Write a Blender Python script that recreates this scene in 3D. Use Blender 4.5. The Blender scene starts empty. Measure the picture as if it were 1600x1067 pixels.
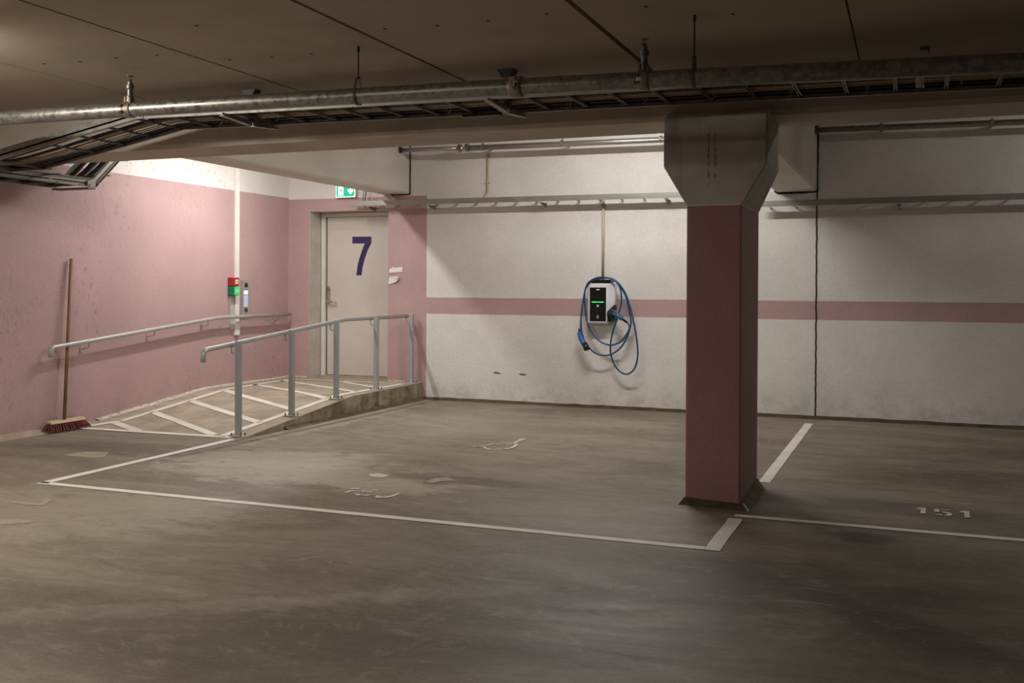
import bpy, bmesh, math, random
from mathutils import Vector, Matrix
random.seed(7)
scene = bpy.context.scene
COL = scene.collection
PI = math.pi

# ------------------------------------------------------------------ dimensions (metres; X along the back wall, Y into the room)
XL = -7.93      # left wall
YW = 11.82      # back wall
ZC = 2.92       # ceiling in front of the main beam
ZB = 3.72       # ceiling behind the main beam
XR = 11.0
YN = -7.0
BY0, BY1, BZ = 6.95, 7.50, 2.61   # main beam

# ------------------------------------------------------------------ node helpers
class G:
    def __init__(s, name):
        s.m = bpy.data.materials.new(name); s.m.use_nodes = True
        s.nt = s.m.node_tree; s.nt.nodes.clear()
        s.out = s.n('ShaderNodeOutputMaterial'); s.b = s.n('ShaderNodeBsdfPrincipled')
        s.nt.links.new(s.b.outputs[0], s.out.inputs[0])
        s._pos = None
    def n(s, t): return s.nt.nodes.new(t)
    def L(s, a, b): s.nt.links.new(a, b)
    def put(s, sock, v):
        if hasattr(v, 'is_output') or isinstance(v, bpy.types.NodeSocket): s.L(v, sock)
        elif isinstance(v, (tuple, list)) and len(v) == 3 and sock.type == 'RGBA': sock.default_value = (*v, 1)
        else: sock.default_value = v
    def pos(s):
        if s._pos is None: s._pos = s.n('ShaderNodeNewGeometry').outputs['Position']
        return s._pos
    def obj(s): return s.n('ShaderNodeTexCoord').outputs['Object']
    def xyz(s, v=None):
        x = s.n('ShaderNodeSeparateXYZ'); s.L(v or s.pos(), x.inputs[0]); return x.outputs
    def math(s, op, a, b=0.0, clamp=False):
        m = s.n('ShaderNodeMath'); m.operation = op; m.use_clamp = clamp
        s.put(m.inputs[0], a); s.put(m.inputs[1], b); return m.outputs[0]
    def map(s, v, scale=(1, 1, 1), rot=(0, 0, 0), loc=(0, 0, 0)):
        m = s.n('ShaderNodeMapping'); s.L(v, m.inputs['Vector'])
        m.inputs['Scale'].default_value = scale; m.inputs['Rotation'].default_value = rot; m.inputs['Location'].default_value = loc
        return m.outputs[0]
    def noise(s, v, scale, detail=4, rough=.55, dist=0.0):
        m = s.n('ShaderNodeTexNoise'); s.L(v, m.inputs['Vector'])
        m.inputs['Scale'].default_value = scale; m.inputs['Detail'].default_value = detail
        m.inputs['Roughness'].default_value = rough; m.inputs['Distortion'].default_value = dist
        return m.outputs['Fac']
    def vor(s, v, scale):
        m = s.n('ShaderNodeTexVoronoi'); s.L(v, m.inputs['Vector']); m.inputs['Scale'].default_value = scale
        return m.outputs['Distance']
    def rng(s, v, a, b, c=0.0, d=1.0, smooth=True):
        m = s.n('ShaderNodeMapRange'); m.interpolation_type = 'SMOOTHSTEP' if smooth else 'LINEAR'
        s.put(m.inputs[0], v)
        for i, q in enumerate((a, b, c, d)): m.inputs[i + 1].default_value = q
        return m.outputs[0]
    def mix(s, f, a, b, mode='MIX'):
        m = s.n('ShaderNodeMix'); m.data_type = 'RGBA'; m.blend_type = mode
        s.put(m.inputs[0], f); s.put(m.inputs[6], a); s.put(m.inputs[7], b); return m.outputs[2]
    def gt(s, a, b): return s.math('GREATER_THAN', a, b)
    def bump(s, h, strength=.3, dist=.01):
        m = s.n('ShaderNodeBump'); m.inputs['Strength'].default_value = strength; m.inputs['Distance'].default_value = dist
        s.L(h, m.inputs['Height']); s.L(m.outputs[0], s.b.inputs['Normal'])
    def ell(s, cx, cy, rx, ry, rot=0.0, warp=None, soft=.25):
        """soft edged ellipse on the floor; its rim is broken up by a noise"""
        v = s.map(s.pos(), loc=(-cx, -cy, 0)); v = s.map(v, rot=(0, 0, -rot)); v = s.map(v, scale=(1 / rx, 1 / ry, 0))
        l = s.n('ShaderNodeVectorMath'); l.operation = 'LENGTH'; s.L(v, l.inputs[0]); d = l.outputs['Value']
        if warp is not None: d = s.math('ADD', d, warp)
        return s.rng(d, 1 - soft, 1 + soft, 1, 0)
    def fin(s, col, rough=.6, metal=0.0, spec=None):
        s.put(s.b.inputs['Base Color'], col); s.put(s.b.inputs['Roughness'], rough); s.put(s.b.inputs['Metallic'], metal)
        if spec is not None: s.b.inputs['Specular IOR Level'].default_value = spec
        return s.m

def plain(name, col, rough=.5, metal=0.0, var=.12, scale=14, bump=0.0):
    g = G(name); v = g.obj(); f = g.noise(v, scale, 4)
    c = g.mix(g.rng(f, .3, .7), tuple(x * (1 - var) for x in col), tuple(min(1, x * (1 + var)) for x in col))
    if bump: g.bump(g.noise(v, scale * 4, 3), bump, .003)
    return g.fin(c, rough, metal)

def emis(name, col, strength):
    g = G(name); g.b.inputs['Emission Color'].default_value = (*col, 1); g.b.inputs['Emission Strength'].default_value = strength
    return g.fin(tuple(col), .4)

PINK = (.50, .335, .335); WHITE = (.76, .74, .715)
def paint_wall(name, kind):
    g = G(name); x, y, z = g.xyz(); p = g.pos()
    ed = g.math('MULTIPLY', g.math('SUBTRACT', g.noise(p, 9, 3), .5), .006)
    zz = g.math('ADD', z, ed)
    if kind == 'back':
        left = g.math('LESS_THAN', g.math('ADD', x, ed), -5.83)
        m1 = g.math('MULTIPLY', left, g.math('LESS_THAN', zz, 2.632))
        st = g.math('MULTIPLY', g.math('LESS_THAN', zz, 1.317), g.gt(zz, 1.106))
        pk = g.math('MAXIMUM', m1, st)
    elif kind == 'left': pk = g.math('LESS_THAN', zz, 2.652)
    elif kind == 'column': pk = g.math('LESS_THAN', zz, 2.004)
    else: pk = 0.0
    col = g.mix(pk, WHITE, (.39, .205, .20) if kind == 'column' else PINK)
    big = g.rng(g.noise(p, 1.1, 5, .6), .3, .75, .90, 1.04)
    col = g.mix(1.0, col, _grey(g, big), 'MULTIPLY')
    # scuffs and grime: short dark scratches, darker near the floor
    sc = g.rng(g.noise(g.map(p, scale=(1, 1, .45), rot=(.3, .7, .5)), 19, 7, .75, 1.6), .56, .64, 0, .55 if kind == 'left' else .14)
    area = g.rng(g.noise(p, .9, 2), .46, .62)
    col = g.mix(g.math('MULTIPLY', sc, area), col, (.16, .11, .09))
    sk = g.rng(g.noise(p, 70, 3, .6), .35, .65, .955, 1.03); col = g.mix(1.0, col, _grey(g, sk), 'MULTIPLY')
    dots = g.math('MULTIPLY', g.rng(g.vor(p, 5.5), .02, .05, .6, 0), g.rng(g.noise(p, 2.3, 1), .5, .62))
    col = g.mix(dots, col, (.2, .14, .11))
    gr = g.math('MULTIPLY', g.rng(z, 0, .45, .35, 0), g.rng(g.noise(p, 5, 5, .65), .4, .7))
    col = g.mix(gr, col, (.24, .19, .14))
    h = g.math('ADD', g.noise(p, 38, 5, .6), g.math('MULTIPLY', g.noise(p, 9, 3), .8))
    g.bump(h, .42, .009)
    return g.fin(col, .62, 0, .35)
def _grey(g, v):
    c = g.n('ShaderNodeCombineXYZ')
    for i in range(3): g.L(v, c.inputs[i])
    return c.outputs[0]

def concrete(name, a, b, scale=2.0, bump=.25, rough=.8, holes=True, stain=None, drips=()):
    g = G(name); p = g.pos()
    f = g.noise(g.map(p, scale=(1, 1, 1.6)), scale, 7, .6, .3)
    col = g.mix(g.rng(f, .3, .7), a, b)
    if holes:
        h = g.math('MULTIPLY', g.rng(g.vor(p, 11), .02, .06, .75, 0), g.rng(g.noise(p, 1.7, 2), .5, .62))
        col = g.mix(h, col, tuple(x * .3 for x in a))
    if stain:
        s = g.rng(g.noise(g.map(p, scale=(6, 6, .5)), 1.4, 5), .5, .72, 0, .7)
        col = g.mix(s, col, stain)
    for dx, z0, z1 in drips:                                         # narrow rusty drip marks
        x, y, z = g.xyz(); d = g.math('ABSOLUTE', g.math('SUBTRACT', x, dx))
        k = g.math('MULTIPLY', g.rng(d, .002, .010, .75, 0), g.math('MULTIPLY', g.rng(z, z0, z0 + .04), g.rng(z, z1 - .06, z1, 1, 0)))
        k = g.math('MULTIPLY', k, g.rng(g.noise(g.map(p, scale=(1, 1, 5)), 8, 3), .38, .6))
        col = g.mix(k, col, (.10, .075, .05))
    g.bump(g.noise(p, 30, 5, .6), bump, .006)
    return g.fin(col, rough, 0, .3)

def floor_material():
    g = G('worn_concrete_floor'); p = g.pos(); x, y, z = g.xyz()
    swirl = g.map(p, rot=(0, 0, .5), scale=(.55, 1.5, 1))
    n1 = g.noise(swirl, .85, 7, .62, 1.3)
    n2 = g.noise(g.map(p, rot=(0, 0, -.35), scale=(.7, 2.6, 1)), 1.9, 8, .68, 1.8)
    n3 = g.noise(g.map(p, rot=(0, 0, .9), scale=(1.0, 9, 1)), 4, 5, .6, .6)
    col = g.mix(g.rng(n1, .28, .74), (.165, .138, .104), (.290, .248, .190))
    col = g.mix(g.rng(n2, .52, .72, 0, .55), col, (.125, .102, .083))
    col = g.mix(g.rng(n2, .30, .46, .45, 0), col, (.33, .29, .23))
    col = g.mix(g.rng(n3, .35, .7, 0, .22), col, (.13, .11, .09))
    rim = g.math('MULTIPLY', g.math('SUBTRACT', g.noise(g.map(p, scale=(1, 1.6, 1)), 3.4, 7, .7, .8), .5), 2.6)
    rim2 = g.math('MULTIPLY', g.math('SUBTRACT', g.noise(p, 1.3, 6, .65, 1.2), .5), 2.2)
    # pale scraped and dusty areas
    for cx, cy, rx, ry, r, k in ((-4.35, 6.75, 1.15, .42, .1, .75), (-3.55, 6.5, .50, .24, 0, .7), (-4.95, 7.2, .9, .42, .25, .7), (-5.2, 4.9, 1.3, .7, .3, .35),
                                 (-3.2, 3.62, .8, .10, .55, .40), (-5.7, 9.6, .16, 1.9, 0, .5), (-3.8, 9.8, 1.6, 1.3, 0, .3), (-2.3, 4.2, .75, .11, .62, .4)):
        col = g.mix(g.math('MULTIPLY', g.ell(cx, cy, rx, ry, r, rim, .3), k), col, (.43, .385, .31))
    # dark stains and oil, plus foreground and column-side shadow painted as colour
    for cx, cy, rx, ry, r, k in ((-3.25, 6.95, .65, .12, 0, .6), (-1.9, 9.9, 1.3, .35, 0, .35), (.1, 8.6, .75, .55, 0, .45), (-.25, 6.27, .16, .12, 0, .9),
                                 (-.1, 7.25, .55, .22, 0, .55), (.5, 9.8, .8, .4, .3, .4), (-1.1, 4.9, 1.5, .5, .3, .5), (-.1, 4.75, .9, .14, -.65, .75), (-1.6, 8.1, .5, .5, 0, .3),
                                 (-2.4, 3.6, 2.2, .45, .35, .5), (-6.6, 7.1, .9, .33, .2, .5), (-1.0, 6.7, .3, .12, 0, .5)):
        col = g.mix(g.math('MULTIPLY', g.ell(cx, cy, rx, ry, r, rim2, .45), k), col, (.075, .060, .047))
    m1 = g.noise(g.map(p, rot=(0, 0, .6), scale=(1, 1.5, 1)), 6.5, 9, .72, 1.0)
    col = g.mix(g.rng(m1, .50, .72, 0, .45), col, (.13, .105, .078)); col = g.mix(g.rng(m1, .50, .30, 0, .40), col, (.36, .315, .245))
    m2 = g.noise(g.map(p, rot=(0, 0, .25), scale=(1, 3.5, 1)), 17, 6, .7, .5)
    col = g.mix(g.rng(m2, .52, .75, 0, .35), col, (.14, .115, .088)); col = g.mix(g.rng(m2, .48, .28, 0, .28), col, (.38, .335, .27))
    # broad curved sweeps left by the scrubbing machine and thin pale scratches
    ar = g.noise(g.map(p, loc=(.4, .2, 0), rot=(0, 0, -.7), scale=(.8, 1.2, 1)), .9, 3, .5, 2.2)
    ln = g.math('ABSOLUTE', g.math('SUBTRACT', g.math('FRACT', g.math('MULTIPLY', ar, 5.0)), .5))
    col = g.mix(g.math('MULTIPLY', g.rng(ln, 0, .028, .5, 0), g.rng(g.noise(p, 1.4, 3), .48, .66)), col, (.42, .37, .30))
    sp = g.math('MULTIPLY', g.rng(g.vor(p, 7), .015, .045, .8, 0), g.rng(g.noise(p, 1.1, 3), .55, .68))
    col = g.mix(sp, col, (.07, .055, .045))
    fine = g.rng(g.noise(p, 90, 3, .6), .3, .7, .9, 1.08)
    col = g.mix(1.0, col, _grey(g, fine), 'MULTIPLY')
    g.bump(g.math('ADD', g.noise(p, 45, 4), g.math('MULTIPLY', n3, .6)), .12, .006)
    return g.fin(col, g.rng(n1, .3, .7, .60, .48), 0, .38)

def worn_paint(name, col, wear=.5, under=(.26, .215, .165)):
    g = G(name); p = g.pos()
    f = g.noise(g.map(p, scale=(1, 2.2, 1)), 9, 7, .7, .5)
    c = g.mix(g.rng(g.noise(p, 3, 4), .3, .7), col, tuple(x * .86 for x in col))
    c = g.mix(g.rng(f, .72 - wear * .2, .80 - wear * .16), c, under)
    return g.fin(c, .6, 0, .3)

def galv(name, a, b, rough=.38, scale=22, rust=0.0):
    g = G(name); p = g.pos()
    f = g.noise(p, scale, 5, .65, .4)
    c = g.mix(g.rng(f, .35, .65), a, b)
    d = g.rng(g.noise(g.map(p, scale=(1, 4, 4)), 9, 5, .7), .58, .72, 0, .75)
    c = g.mix(g.math('MULTIPLY', d, .6), c, tuple(x * .35 for x in a))
    if rust: c = g.mix(g.rng(g.noise(p, 14, 5, .6), .5, .62, 0, rust), c, (.20, .08, .03))
    return g.fin(c, g.rng(f, .3, .7, rough, rough + .2), .82)

def wood(name, a, b, axis_scale=(3, 3, 40)):
    g = G(name); v = g.obj()
    f = g.noise(g.map(v, scale=(40, 40, 3)), 1.5, 5, .6, .3)
    return g.fin(g.mix(g.rng(f, .3, .7), a, b), .6)

M = dict(
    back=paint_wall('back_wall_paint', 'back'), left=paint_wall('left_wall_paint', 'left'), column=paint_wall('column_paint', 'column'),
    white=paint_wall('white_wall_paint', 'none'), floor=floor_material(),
    ceiling=concrete('brown_grey_ceiling_slab', (.43, .375, .305), (.52, .455, .375), 1.1, .12, .8, False),
    gap=plain('dark_gap', (.05, .04, .032), .9), beam=concrete('painted_beam', (.44, .385, .32), (.56, .49, .42), 1.6, .2),
    beamw=concrete('white_beam', (.62, .58, .53), (.72, .68, .63), 1.2, .15, .7, True),
    cap=concrete('capital_concrete', (.43, .395, .35), (.56, .52, .47), 1.8, .2, .75, True, (.30, .265, .22), ((-1.265, 2.12, 2.56), (-1.222, 2.14, 2.52))),
    ramp=concrete('ramp_concrete', (.30, .255, .19), (.43, .375, .29), 3.0, .55, .85, True),
    side=concrete('ramp_side_concrete', (.17, .125, .08), (.42, .36, .27), 4.0, .5, .85, True, (.13, .09, .055)),
    cove=concrete('shade_dark_mortar', (.11, .085, .055), (.19, .155, .11), 7, .5, .85, False),
    cove_dark_shade=concrete('dark_and_shaded_mortar_cove', (.055, .040, .024), (.10, .075, .045), 7, .5, .85, False), cove_lit=concrete('lit_mortar_cove', (.16, .13, .095), (.26, .215, .16), 7, .5, .85, False),
    cove2=concrete('pale_mortar_cove', (.30, .25, .18), (.42, .36, .27), 7, .5, .85, False),
    mortar=plain('pale_mortar', (.52, .47, .385), .8, 0, .3, 22, .4),
    line=worn_paint('white_floor_paint', (.86, .82, .76), .3), line2=worn_paint('faded_floor_paint', (.70, .65, .57), .35),
    num=worn_paint('beige_floor_paint', (.74, .68, .58), .15), ramppaint=worn_paint('ramp_floor_paint', (.78, .74, .66), .35, (.36, .31, .23)),
    ghost=worn_paint('scraped_patch', (.40, .35, .28), 1.0),
    pipe=galv('galvanised_pipe', (.20, .195, .175), (.33, .325, .295), .30, 24), fit=galv('zinc_fitting', (.13, .13, .12), (.22, .215, .20), .34, 30), pipel=plain('bright_galvanised_pipe', (.42, .41, .39), .34, .75, .06, 6),
    steel=galv('dull_galvanised_steel', (.26, .25, .225), (.36, .35, .315), .42, 18), dsteel2=galv('rung_steel', (.16, .15, .13), (.26, .24, .21), .4, 18), dsteel=galv('dark_steel', (.10, .095, .085), (.17, .16, .14), .45, 18),
    trays=plain('grey_tray_steel', (.33, .32, .295), .4, .45, .08, 5), brass=galv('tarnished_brass', (.26, .15, .06), (.18, .09, .035), .5, 60),
    rust=galv('rusty_clamp', (.26, .25, .23), (.34, .33, .30), .4, 30, .8), iron=plain('black_iron', (.05, .045, .04), .5, .6),
    rail=plain('silver_grey_rail_paint', (.46, .465, .455), .38, .25, .03, 10), post=plain('silver_grey_post_paint', (.40, .415, .42), .42, .25, .03, 10),
    chrome=plain('brushed_chrome', (.62, .58, .52), .25, .95, .1, 30), door=plain('grey_beige_door_paint', (.62, .575, .52), .45, 0, .03, 3),
    frame=plain('light_frame_paint', (.70, .665, .615), .5, 0, .05, 5), reveal=concrete('bare_reveal', (.47, .44, .385), (.58, .545, .49), 3, .3, .8, True),
    blue=plain('dark_blue_vinyl', (.028, .018, .10), .45, 0, .05, 5), navy=plain('blue_cable', (.008, .075, .19), .42, 0, .1, 12),
    plugblue=plain('blue_plug_plastic', (.012, .14, .40), .4, 0, .08, 12), black=plain('black_plastic', (.012, .012, .012), .4, 0, .1, 12),
    panel=plain('glossy_black_panel', (.010, .009, .009), .18, 0, .1, 6), shell=plain('white_plastic_shell', (.74, .76, .82), .35, 0, .05, 4),
    green=emis('green_led', (.02, 1.0, .10), 2.6), icon=emis('pale_icon', (.55, .62, .60), .5),
    beige=plain('beige_conduit', (.50, .42, .30), .5, 0, .08, 12), trunk=plain('white_trunking', (.80, .77, .72), .4, 0, .04, 6),
    trunkg=plain('grey_trunking', (.50, .46, .42), .5, 0, .08, 6),
    red=plain('red_plastic', (.36, .02, .018), .4, 0, .08, 10), grn=plain('green_plastic', (.0, .17, .10), .4, 0, .08, 10),
    grnglow=emis('lit_green_cover', (.03, .55, .12), .45), cream=plain('cream_plastic', (.75, .66, .55), .45),
    alu=plain('brushed_aluminium', (.55, .54, .52), .3, .7, .08, 30), screen=emis('lit_screen', (.50, .72, .95), 1.0), keys=emis('lit_keys', (.50, .55, .78), .45),
    exitg=emis('exit_green', (.0, .42, .22), .75), exitw=emis('exit_white', (.85, 1.0, .95), 2.2),
    paper=plain('white_paper', (.80, .77, .74), .7, 0, .05, 8), handle=wood('broom_handle_wood', (.16, .085, .045), (.28, .16, .085)),
    headwood=wood('pale_broom_wood', (.46, .34, .21), (.60, .47, .31)), bristle=plain('dark_red_bristles', (.12, .014, .016), .6, 0, .35, 60),
    cb=plain('black_cable', (.015, .014, .013), .5), cg=plain('grey_cable', (.30, .26, .21), .5), ct=plain('tan_cable', (.36, .25, .13), .5),
    joint=plain('black_sealant', (.012, .010, .009), .7), tie=plain('cable_tie', (.42, .36, .26), .5), zinc=plain('pale_zinc_plate', (.60, .58, .54), .4, .4, .1, 14),
)

# ------------------------------------------------------------------ mesh helpers
def obj(name, bm, mat, parent=None, smooth=False, bevel=0.0, auto=None):
    bmesh.ops.recalc_face_normals(bm, faces=bm.faces)
    me = bpy.data.meshes.new(name); bm.to_mesh(me); bm.free()
    me.materials.append(M[mat] if isinstance(mat, str) else mat)
    if smooth:
        for f in me.polygons: f.use_smooth = True
    o = bpy.data.objects.new(name, me); COL.objects.link(o)
    if parent: o.parent = parent
    if bevel:
        b = o.modifiers.new('bevel', 'BEVEL'); b.width = bevel; b.segments = 2; b.limit_method = 'ANGLE'
    return o
def tag(o, label=None, cat=None, group=None, kind=None):
    if label: o['label'] = label
    if cat: o['category'] = cat
    if group: o['group'] = group
    if kind: o['kind'] = kind
    return o
def thing(name, label, cat, group=None, kind=None):
    o = bpy.data.objects.new(name, None); COL.objects.link(o); o.empty_display_size = .1
    return tag(o, label, cat, group, kind)
def box(bm, x0, x1, y0, y1, z0, z1):
    v = [bm.verts.new((x, y, z)) for z in (z0, z1) for x, y in ((x0, y0), (x1, y0), (x1, y1), (x0, y1))]
    for f in ((3, 2, 1, 0), (4, 5, 6, 7), (0, 1, 5, 4), (1, 2, 6, 5), (2, 3, 7, 6), (3, 0, 4, 7)): bm.faces.new([v[i] for i in f])
    return bm
def bx(*a):
    bm = bmesh.new(); return box(bm, *a)
def sweep(bm, path, prof, side=None, closed=False):
    """run a closed profile [(s, n)] along a path; side fixes the s axis, n = side x tangent"""
    P = [Vector(p) for p in path]; rings = []; k = len(P)
    if side is None:
        t0 = (P[1] - P[0]).normalized(); a = Vector((0, 0, 1)) if abs(t0.z) < .9 else Vector((1, 0, 0)); cur = t0.cross(a).normalized()
    for i, p in enumerate(P):
        t = ((P[(i + 1) % k] - P[i - 1]) if closed else (P[min(i + 1, k - 1)] - P[max(i - 1, 0)])).normalized()
        if 0 < i < k - 1:
            u1 = (P[i] - P[i - 1]).normalized(); u2 = (P[i + 1] - P[i]).normalized(); t = (u1 + u2).normalized(); c = max(.5, t.dot(u1))
        else: c = 1
        if side is None:
            cur = (cur - t * cur.dot(t)).normalized(); s = cur; n = t.cross(s); c = 1
        else:
            s = Vector(side).normalized(); n = s.cross(t).normalized(); n = n / c
        rings.append([bm.verts.new(p + s * q[0] + n * q[1]) for q in prof])
    m = len(prof)
    for i in range(k if closed else k - 1):
        a, b = rings[i], rings[(i + 1) % k]
        for j in range(m): bm.faces.new((a[j], a[(j + 1) % m], b[(j + 1) % m], b[j]))
    if not closed:
        bm.faces.new(rings[0]); bm.faces.new(rings[-1][::-1])
    return bm
def circ(r, n=12): return [(r * math.cos(2 * PI * i / n), r * math.sin(2 * PI * i / n)) for i in range(n)]
def tube(bm, path, r, n=12, closed=False): return sweep(bm, path, circ(r, n), None, closed)
def tb(path, r, n=12):
    bm = bmesh.new(); return tube(bm, path, r, n)
def rect(w, h): return [(-w / 2, -h / 2), (w / 2, -h / 2), (w / 2, h / 2), (-w / 2, h / 2)]
def arc_path(pts, r=.05, n=5):
    """round the corners of a polyline"""
    P = [Vector(p) for p in pts]; out = [P[0]]
    for i in range(1, len(P) - 1):
        a = (P[i - 1] - P[i]); b = (P[i + 1] - P[i]); rr = min(r, a.length * .45, b.length * .45)
        p0 = P[i] + a.normalized() * rr; p1 = P[i] + b.normalized() * rr
        for k in range(n + 1):
            t = k / n; out.append(p0 * (1 - t) ** 2 + P[i] * 2 * t * (1 - t) + p1 * t * t)
    return out + [P[-1]]
def smoothpath(pts, n=6):
    P = [Vector(p) for p in pts]; out = []
    for i in range(len(P) - 1):
        p0, p1, p2, p3 = P[max(i - 1, 0)], P[i], P[i + 1], P[min(i + 2, len(P) - 1)]
        for k in range(n):
            t = k / n
            out.append(.5 * ((2 * p1) + (p2 - p0) * t + (2 * p0 - 5 * p1 + 4 * p2 - p3) * t * t + (-p0 + 3 * p1 - 3 * p2 + p3) * t ** 3))
    return out + [P[-1]]
def lathe(bm, prof, c=(0, 0, 0), n=20, axis='Z'):
    rings = []
    for r, h in prof:
        ring = []
        for i in range(n):
            a = 2 * PI * i / n; u, v = r * math.cos(a), r * math.sin(a)
            p = {'Z': (u, v, h), 'X': (h, u, v), 'Y': (u, h, v)}[axis]
            ring.append(bm.verts.new((c[0] + p[0], c[1] + p[1], c[2] + p[2])))
        rings.append(ring)
    for a, b in zip(rings, rings[1:]):
        for j in range(n): bm.faces.new((a[j], a[(j + 1) % n], b[(j + 1) % n], b[j]))
    bm.faces.new(rings[0]); bm.faces.new(rings[-1][::-1])
    return bm
def prism(bm, poly, h0, h1, axis='Z'):
    """extrude a 2-D polygon between two heights; axis Y: poly is (x, z); axis X: poly is (y, z)"""
    f = {'Z': lambda p, h: (p[0], p[1], h), 'Y': lambda p, h: (p[0], h, p[1]), 'X': lambda p, h: (h, p[0], p[1])}[axis]
    a = [bm.verts.new(f(p, h0)) for p in poly]; b = [bm.verts.new(f(p, h1)) for p in poly]; k = len(poly)
    bm.faces.new(a); bm.faces.new(b[::-1])
    for i in range(k): bm.faces.new((a[i], a[(i + 1) % k], b[(i + 1) % k], b[i]))
    return bm
def loft(bm, A, B):
    a = [bm.verts.new(p) for p in A]; b = [bm.verts.new(p) for p in B]; k = len(a)
    bm.faces.new(a); bm.faces.new(b[::-1])
    for i in range(k): bm.faces.new((a[i], a[(i + 1) % k], b[(i + 1) % k], b[i]))
    return bm
def copy_tree(o, parent=None):
    c = o.copy(); COL.objects.link(c); c.parent = parent
    for ch in list(o.children): copy_tree(ch, c)
    return c
def strip(bm, a, b, w, z=None, surf=None):
    """flat painted line between two floor points, following surf(x, y) -> z"""
    A, B = Vector(a[:2]), Vector(b[:2]); d = (B - A); n = max(1, int(d.length / .12)); t = d.normalized(); s = Vector((-t.y, t.x)) * w / 2
    L = []
    for i in range(n + 1):
        p = A + d * i / n; j = random.uniform(-.0025, .0025)
        q = [p + s * (1 + j * 20 / 1), p - s * (1 - j * 20 / 1)]
        L.append([bm.verts.new((u.x, u.y, (surf(u.x, u.y) if surf else 0) + (z or .003))) for u in q])
    for i in range(n): bm.faces.new((L[i][0], L[i][1], L[i + 1][1], L[i + 1][0]))
    return bm
def flat(bm, poly, z=.004):
    bm.faces.new([bm.verts.new((p[0], p[1], z)) for p in poly]); return bm
# outlines measured on the floor and wall planes (metres)
ONE_A = [(0.042, 7.213), (0.043, 7.245), (0.074, 7.276), (0.102, 7.277), (0.097, 7.084), (0.065, 7.081), (0.069, 7.22)]
FIVE = [[(0.152, 7.265), (0.183, 7.272), (0.182, 7.168), (0.15, 7.162)], [(0.198, 7.27), (0.244, 7.269), (0.242, 7.243), (0.197, 7.241)], [(0.197, 7.196), (0.227, 7.194), (0.25, 7.169), (0.257, 7.137), (0.252, 7.094), (0.231, 7.072), (0.211, 7.074), (0.211, 7.093), (0.227, 7.111), (0.225, 7.144), (0.197, 7.174)], [(0.149, 7.112), (0.175, 7.11), (0.2, 7.092), (0.195, 7.067), (0.169, 7.076)]]
ONE_B = [(0.301, 7.208), (0.303, 7.24), (0.33, 7.273), (0.363, 7.268), (0.358, 7.064), (0.326, 7.064), (0.329, 7.22)]
SEVEN = [(-7.102, 2.132), (-6.809, 2.128), (-6.808, 2.044), (-6.863, 1.947), (-6.909, 1.833), (-6.942, 1.719), (-6.96, 1.605), (-7.038, 1.605), (-7.02, 1.736), (-6.987, 1.85), (-6.95, 1.947), (-6.91, 2.037), (-7.102, 2.039)]
NOTE1 = [(-6.372, 1.688), (-6.328, 1.696), (-6.332, 1.715), (-6.293, 1.699), (-6.178, 1.711), (-6.178, 1.646), (-6.372, 1.633)]
NOTE2 = [(-6.352, 1.578), (-6.216, 1.589), (-6.242, 1.523), (-6.295, 1.492), (-6.371, 1.479)]
patch = [[(-6.716, 6.658), (-6.694, 6.879), (-6.467, 6.921), (-6.311, 6.7), (-6.403, 6.634)], [(-5.705, 6.582), (-5.876, 6.975), (-5.547, 7.3), (-5.194, 7.269), (-4.829, 6.76), (-5.212, 6.558), (-5.347, 6.439)], [(-5.59, 5.07), (-5.545, 5.133), (-5.366, 5.11), (-5.478, 5.285), (-5.383, 5.241), (-5.299, 5.085), (-5.425, 5.048)], [(-5.146, 4.609), (-5.051, 4.64), (-5.061, 4.533)]]
worn = [[(-3.895, 6.896), (-3.851, 6.967), (-3.711, 6.917), (-3.72, 6.806), (-3.817, 6.807)], [(-3.366, 6.772), (-3.347, 6.951), (-3.272, 7.018), (-3.157, 6.914), (-3.254, 6.867), (-3.279, 6.755)], [(-4.065, 6.31), (-3.902, 6.785), (-3.65, 6.752), (-3.36, 6.707), (-3.221, 6.636), (-3.278, 6.346), (-3.53, 6.41), (-3.733, 6.201), (-3.969, 6.162)]]
wheel = [[(-3.712, 8.494), (-3.662, 8.466), (-3.639, 8.463), (-3.612, 8.576), (-3.593, 8.693), (-3.469, 8.69)], [(-3.464, 8.679), (-3.434, 8.783), (-3.436, 8.943), (-3.437, 9.011)], [(-3.556, 8.797), (-3.448, 8.799)], [(-3.586, 8.486), (-3.575, 8.441), (-3.497, 8.376), (-3.448, 8.388), (-3.398, 8.419)], [(-3.385, 8.437), (-3.351, 8.513), (-3.362, 8.659), (-3.394, 8.774)]]
head = [(-3.472, 9.001), (-3.474, 9.042), (-3.451, 9.08), (-3.421, 9.082), (-3.407, 9.038), (-3.426, 9.002), (-3.449, 8.978)]
flakes = [[(-3.72, 6.342), (-3.7, 6.369), (-3.671, 6.372)], [(-3.689, 6.217), (-3.682, 6.265), (-3.666, 6.29)], [(-3.599, 6.201), (-3.571, 6.186), (-3.55, 6.177)], [(-3.535, 6.183), (-3.51, 6.185), (-3.5, 6.216)], [(-3.607, 6.288), (-3.576, 6.31), (-3.527, 6.304)], [(-3.56, 6.363), (-3.512, 6.374)], [(-3.435, 6.208), (-3.402, 6.161), (-3.39, 6.166), (-3.399, 6.197)], [(-3.371, 6.174), (-3.341, 6.213), (-3.333, 6.269), (-3.333, 6.34)]]
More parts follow.
